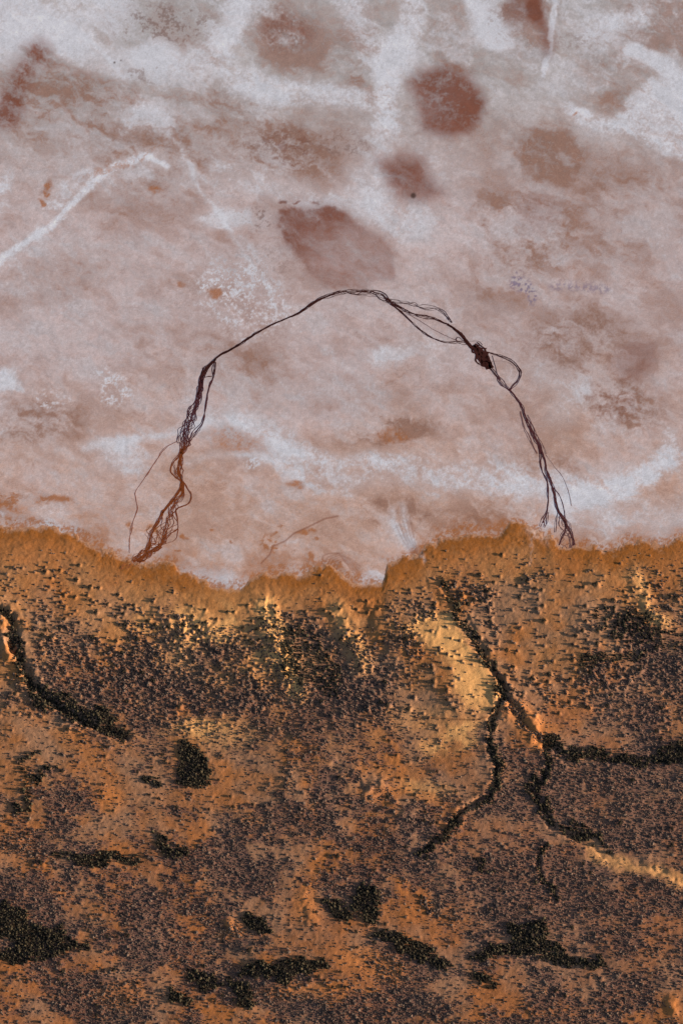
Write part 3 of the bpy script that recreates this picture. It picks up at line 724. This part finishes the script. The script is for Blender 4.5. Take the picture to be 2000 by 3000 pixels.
ORD = ['nearest', 'second nearest', 'third nearest', 'fourth nearest', 'fifth nearest', 'sixth nearest', 'seventh nearest', 'eighth nearest', 'ninth nearest', 'tenth nearest']
bush_meshes = []
for k in range(8):
    pv, pf = leafy_proto(prng, .8, 150)
    m = fast_mesh('shrub', pv, pf); m.materials.append(M_SHRUB); bush_meshes.append(m)
for k in range(len(LAND)):
    ii = [i for i in chosen if near[i] == k]
    ii.sort(key=lambda i: ndist[i])
    for n, i in enumerate(ii):
        o = bpy.data.objects.new('shrub', bush_meshes[int(prng.integers(0, 8))])
        o.location = (gx[i], gy[i], gz[i] - .03)
        o.rotation_euler = (0, 0, prng.uniform(0, 6.28))
        r = rr[i] * .95
        o.scale = (r, r, r * prng.uniform(.85, 1.15))
        tag(o, 'dark shrub %s to %s' % (ORD[n], LAND[k][1]), 'shrub', 'large shrubs standing out of the scrub')
        COL.objects.link(o)

# ---------------------------------------------------------------- animal tracks across the salt
print('tracks')
def spline(pts, step=3.0):
    p = np.array(pts, float)
    q = np.concatenate([[2 * p[0] - p[1]], p, [2 * p[-1] - p[-2]]])
    out = []
    for k in range(1, len(q) - 2):
        a, b, c, d = q[k - 1], q[k], q[k + 1], q[k + 2]
        n = max(2, int(np.hypot(*(c - b)[:2]) / step))
        t = np.linspace(0, 1, n, endpoint=False)[:, None]
        out.append(.5 * (2 * b + (c - a) * t + (2 * a - 5 * b + 4 * c - d) * t * t + (3 * b - a - 3 * c + d) * t ** 3))
    return np.concatenate(out + [p[-1:]])

class Track:
    def __init__(self): self.v, self.f, self.c, self.n = [], [], [], 0
    def ribbon(self, uv, w, col):
        """flat trodden strip; uv in photo pixels, w its width in photo pixels"""
        x, y = ground(uv[:, 0], uv[:, 1])
        k = len(x)
        dx, dy = np.gradient(x), np.gradient(y)
        l = np.hypot(dx, dy) + 1e-9
        nx, ny = -dy / l, dx / l
        hw = w * .5 * mpp(1200)
        z = np.maximum(0, height_at(x, y)) * (uv[:, 1] > 1500)
        z = z + .035 + .004 * (self.n % 7)
        a = np.stack([x + nx * hw, y + ny * hw, z], 1); b = np.stack([x - nx * hw, y - ny * hw, z], 1)
        base = sum(len(q) for q in self.v)
        self.v.append(np.concatenate([a, b])); self.c.append(np.tile(col, (1, 1)) if np.ndim(col) == 1 else np.concatenate([col, col]))
        if np.ndim(col) == 1: self.c[-1] = np.tile(col, (2 * k, 1))
        i = np.arange(k - 1) + base
        self.f.append(np.stack([i, i + 1, i + 1 + k, i + k], 1))
        self.n += 1
    def bundle(self, pts, n, w=1.65, core=0, wig=1.0, tint=None):
        pts = [p if len(p) == 3 else (*p, 1.5) for p in pts]
        s = spline(pts)
        d = np.gradient(s[:, :2], axis=0); l = np.hypot(d[:, 0], d[:, 1]) + 1e-9
        nrm = np.stack([-d[:, 1] / l, d[:, 0] / l], 1)
        arc = np.cumsum(l)
        for k in range(n):
            ph = RNG.uniform(0, 1000)
            u = 1.7 * vnoise(arc / 42 + ph, np.full(len(arc), k * 3.7), 700) + .7 * vnoise(arc / 15 + ph, np.full(len(arc), k * 1.3), 710) * wig
            u = u + (RNG.uniform(-.6, .6) if n > 2 else 0)
            jit = .9 * vnoise(arc / 7 + ph, np.full(len(arc), k * 2.1), 720)
            uv = s[:, :2] + nrm * (u * s[:, 2] + jit)[:, None]
            ww = w * RNG.uniform(.7, 1.25) * (1 + .8 * vnoise(arc / 9, np.full(len(arc), ph), 730))
            self.ribbon(uv, ww, self.colour(uv, tint))
        if core:
            ww = core * (1 + .9 * vnoise(arc / 10, arc * 0, 740))
            self.ribbon(s[:, :2] + nrm * (.8 * vnoise(arc / 12, arc * 0, 745))[:, None], ww, self.colour(s[:, :2], tint))
    def colour(self, uv, tint):
        dk, pu, br = alb(58, 28, 25), alb(82, 44, 48), alb(122, 60, 26)
        t = sstep(1270, 1330, uv[:, 1]) * (uv[:, 0] < 800)
        c = mix(np.tile(dk, (len(uv), 1)), br, t * .85)
        p = sstep(1090, 1120, uv[:, 1]) * (1 - t) * .6
        c = mix(c, pu, p)
        if tint is not None: c = mix(c, tint, np.full(len(uv), .5))
        return c
    def build(self, label):
        me = fast_mesh('path', np.concatenate(self.v), np.concatenate(self.f))
        set_color(me, np.concatenate(self.c))
        tag(link('path', me, M_TRACK), label, 'animal track', 'animal tracks worn across the salt', kind='structure')

M_TRACK = mat_ground('trodden_mud', 1.0, .35, 1, 0)
FAINT = alb(140, 100, 90)

t = Track()                                     # left leg, from the shore up to the bend
t.bundle([(392,1648,9),(432,1612,9),(445,1565,6),(465,1530,7),(478,1500,6),(505,1470,6),(525,1440,5),(533,1420,5)], 9, core=3)
t.bundle([(400,1642,10),(440,1616,9),(474,1592,8),(482,1560,18),(490,1525,26),(512,1475,17),(533,1440,8),(532,1410,6)], 10)
t.bundle([(478,1584,4),(500,1562,5),(520,1548,4),(520,1520,4),(518,1492,3),(553,1474,3),(560,1450,3),(548,1430,3),(537,1412,4)], 3)
t.bundle([(533,1440,7),(530,1405,6),(521,1378,17),(525,1350,14),(530,1332,6),(535,1316,6)], 12, core=3)
t.bundle([(529,1408,2),(510,1394,2),(500,1380,2),(506,1358,2),(515,1344,2),(530,1328,2)], 3)
t.bundle([(531,1330,6),(542,1300,12),(540,1285,19),(546,1260,19),(555,1235,16),(564,1205,15),(578,1175,12),(588,1140,9),(592,1110,8),(602,1085,9),(615,1068,4),(632,1052,3)], 19)
t.bundle([(578,1165,4),(585,1135,5),(590,1110,5),(602,1084,5),(618,1066,3),(632,1052,2)], 5, w=3)
t.bundle([(556,1292,4),(575,1262,8),(594,1236,5),(602,1200,3),(606,1165,3),(613,1135,3),(622,1110,5),(627,1085,6),(631,1060,2)], 5)
t.bundle([(590,1110,1),(604,1104,1),(622,1102,1)], 2); t.bundle([(548,1310,3),(560,1302,1),(546,1290,4)], 3)
t.bundle([(482,1592,3),(512,1582,2),(523,1550,2),(502,1560,2)], 1)
t.bundle([(352,1668,8),(375,1655,9),(400,1640,12),(430,1615,18),(455,1585,22),(470,1555,22)], 7, w=1.2, wig=2, tint=alb(150, 92, 62)); t.bundle([(405,1645,12),(440,1618,14),(470,1596,12)], 7, w=2.2, wig=2)
t.build('left leg of the dark braided animal track, from the orange shore up to the bend')
t = Track()
t.bundle([(520,1292,2),(492,1308,3),(475,1324,4),(465,1342,3),(450,1362,2),(438,1380,1.5),(420,1407,2),(402,1432,2),(396,1446,3),(400,1470,4),(403,1492,4),(392,1522,5),(384,1555,5),(380,1590,6),(378,1620,6)], 2, w=1.6, tint=alb(150, 96, 80))
t.build('thin side track that leaves the left leg of the braided track and bows outward')
t = Track()                                     # arch
t.bundle([(632,1052,2.5),(650,1038,3),(680,1022,3),(720,997,3),(745,980,2.5),(790,955,2),(830,937,2),(870,920,2.5),(900,900,3),(930,880,4),(960,868,5),(1000,857,7),(1040,857,8),(1085,861,9),(1115,868,10),(1142,886,6)], 11)
t.bundle([(625,1058,1),(650,1038,1),(680,1022,1),(720,998,1),(745,980,1),(790,955,1),(830,937,1),(870,920,1),(900,900,1),(930,881,1.5),(960,868,2),(985,859,2)], 3, w=2.2, core=2.4)
t.build('dark arch of the animal track across the middle of the salt')
t = Track()                                     # right shoulder: fan and loops
t.bundle([(1130,876,5),(1150,890,5),(1180,905,6),(1215,920,5),(1255,930,5),(1285,940,4),(1314,951,4)], 8, core=2.2)
t.bundle([(1140,880,5),(1200,893,8),(1250,905,8),(1285,912,6),(1305,925,5),(1322,946,3)], 5, w=1.4)
t.bundle([(1142,890,3),(1170,910,3),(1200,940,2),(1235,970,2),(1265,990,2),(1295,1000,3),(1330,1002,5),(1372,1008,5)], 4, w=1.9)
t.bundle([(1190,918,1),(1230,940,1),(1270,965,1),(1310,985,1),(1342,1000,1)], 1, w=1.3, tint=FAINT)
t.bundle([(1310,950,4),(1330,962,4),(1355,985,4),(1370,1005,4),(1388,1024,5)], 9, w=2.4, core=9)
t.bundle([(1340,1002,1),(1335,995,1),(1342,988,1),(1356,1000,1)], 2, w=1.4); t.bundle([(1390,1020,2),(1403,1010,2),(1396,1003,1),(1406,1012,2),(1416,1020,2),(1425,1021,1)], 3, w=2)
t.bundle([(1372,1001,1),(1400,1001,2),(1412,1012,2)], 1, w=1.3)
t.bundle([(1385,1012,4),(1396,1026,11),(1410,1044,15),(1424,1062,13),(1435,1080,4)], 30, w=5, core=21, wig=2)
t.build('right shoulder of the animal track with its fanned strands and dark trampled knot')
t = Track()
t.bundle([(1405,1026,4),(1440,1035,4),(1480,1050,4),(1505,1065,4),(1520,1090,5),(1514,1116,5),(1500,1131,4),(1493,1142,2)], 5, w=1.6)
t.bundle([(1442,1042,1),(1450,1075,1),(1458,1100,1),(1466,1114,1)], 1, w=1.6); t.bundle([(1436,1060,1),(1470,1058,1),(1495,1066,1),(1508,1080,1)], 1, w=1.2, tint=FAINT)
t.build('small loop of thin track bowing out right of the trampled knot')
t = Track()                                     # right leg
t.bundle([(1430,1072,3),(1450,1095,5),(1465,1115,6),(1478,1130,5),(1493,1143,3)], 6, w=1.6, core=1.6)
t.bundle([(1490,1140,2),(1510,1166,3),(1530,1196,4),(1537,1218,5),(1550,1245,6),(1562,1275,6),(1575,1302,5),(1584,1330,5)], 10, core=3)
t.bundle([(1524,1205,3),(1533,1248,4),(1553,1288,4),(1574,1328,4)], 3, w=1.3, tint=FAINT); t.bundle([(1545,1215,3),(1556,1240,3),(1575,1280,4),(1592,1310,4),(1598,1330,4)], 2, w=1.3, tint=FAINT)
t.bundle([(1582,1322,4),(1581,1350,3),(1588,1380,4),(1602,1412,3),(1605,1450,3),(1605,1472,2),(1602,1496,2),(1597,1512,4),(1590,1532,8)], 5)
t.bundle([(1580,1305,4),(1595,1350,3),(1600,1380,4),(1612,1412,5),(1620,1440,5),(1625,1466,4),(1632,1490,3),(1642,1510,5),(1655,1526,5),(1665,1550,7),(1677,1575,6),(1680,1598,6)], 8, core=2)
t.bundle([(1620,1428,1),(1640,1456,1),(1651,1492,1),(1656,1530,1)], 2); t.bundle([(1655,1530,3),(1655,1552,3),(1646,1572,3),(1638,1598,3)], 3)
t.bundle([(1632,1500,3),(1628,1530,4),(1625,1560,4)], 2, w=1.3); t.bundle([(1640,1508,2),(1652,1526,3),(1660,1545,3)], 4, w=3)
t.bundle([(1640,1512,10),(1652,1545,16),(1664,1580,22),(1668,1606,22)], 8, w=1.2, wig=2, tint=FAINT); t.bundle([(1603,1500,3),(1596,1520,8),(1590,1545,14)], 5, w=1.2, tint=FAINT)
t.build('right leg of the animal track running down to the orange shore in forked ends')
t = Track()
t.bundle([(1598,1332,1),(1625,1370,1),(1645,1395,1),(1660,1430,1),(1669,1462,1),(1672,1482,1)], 1, w=1.4, tint=FAINT)
t.build('single faint track strand right of the right leg')
print('done')
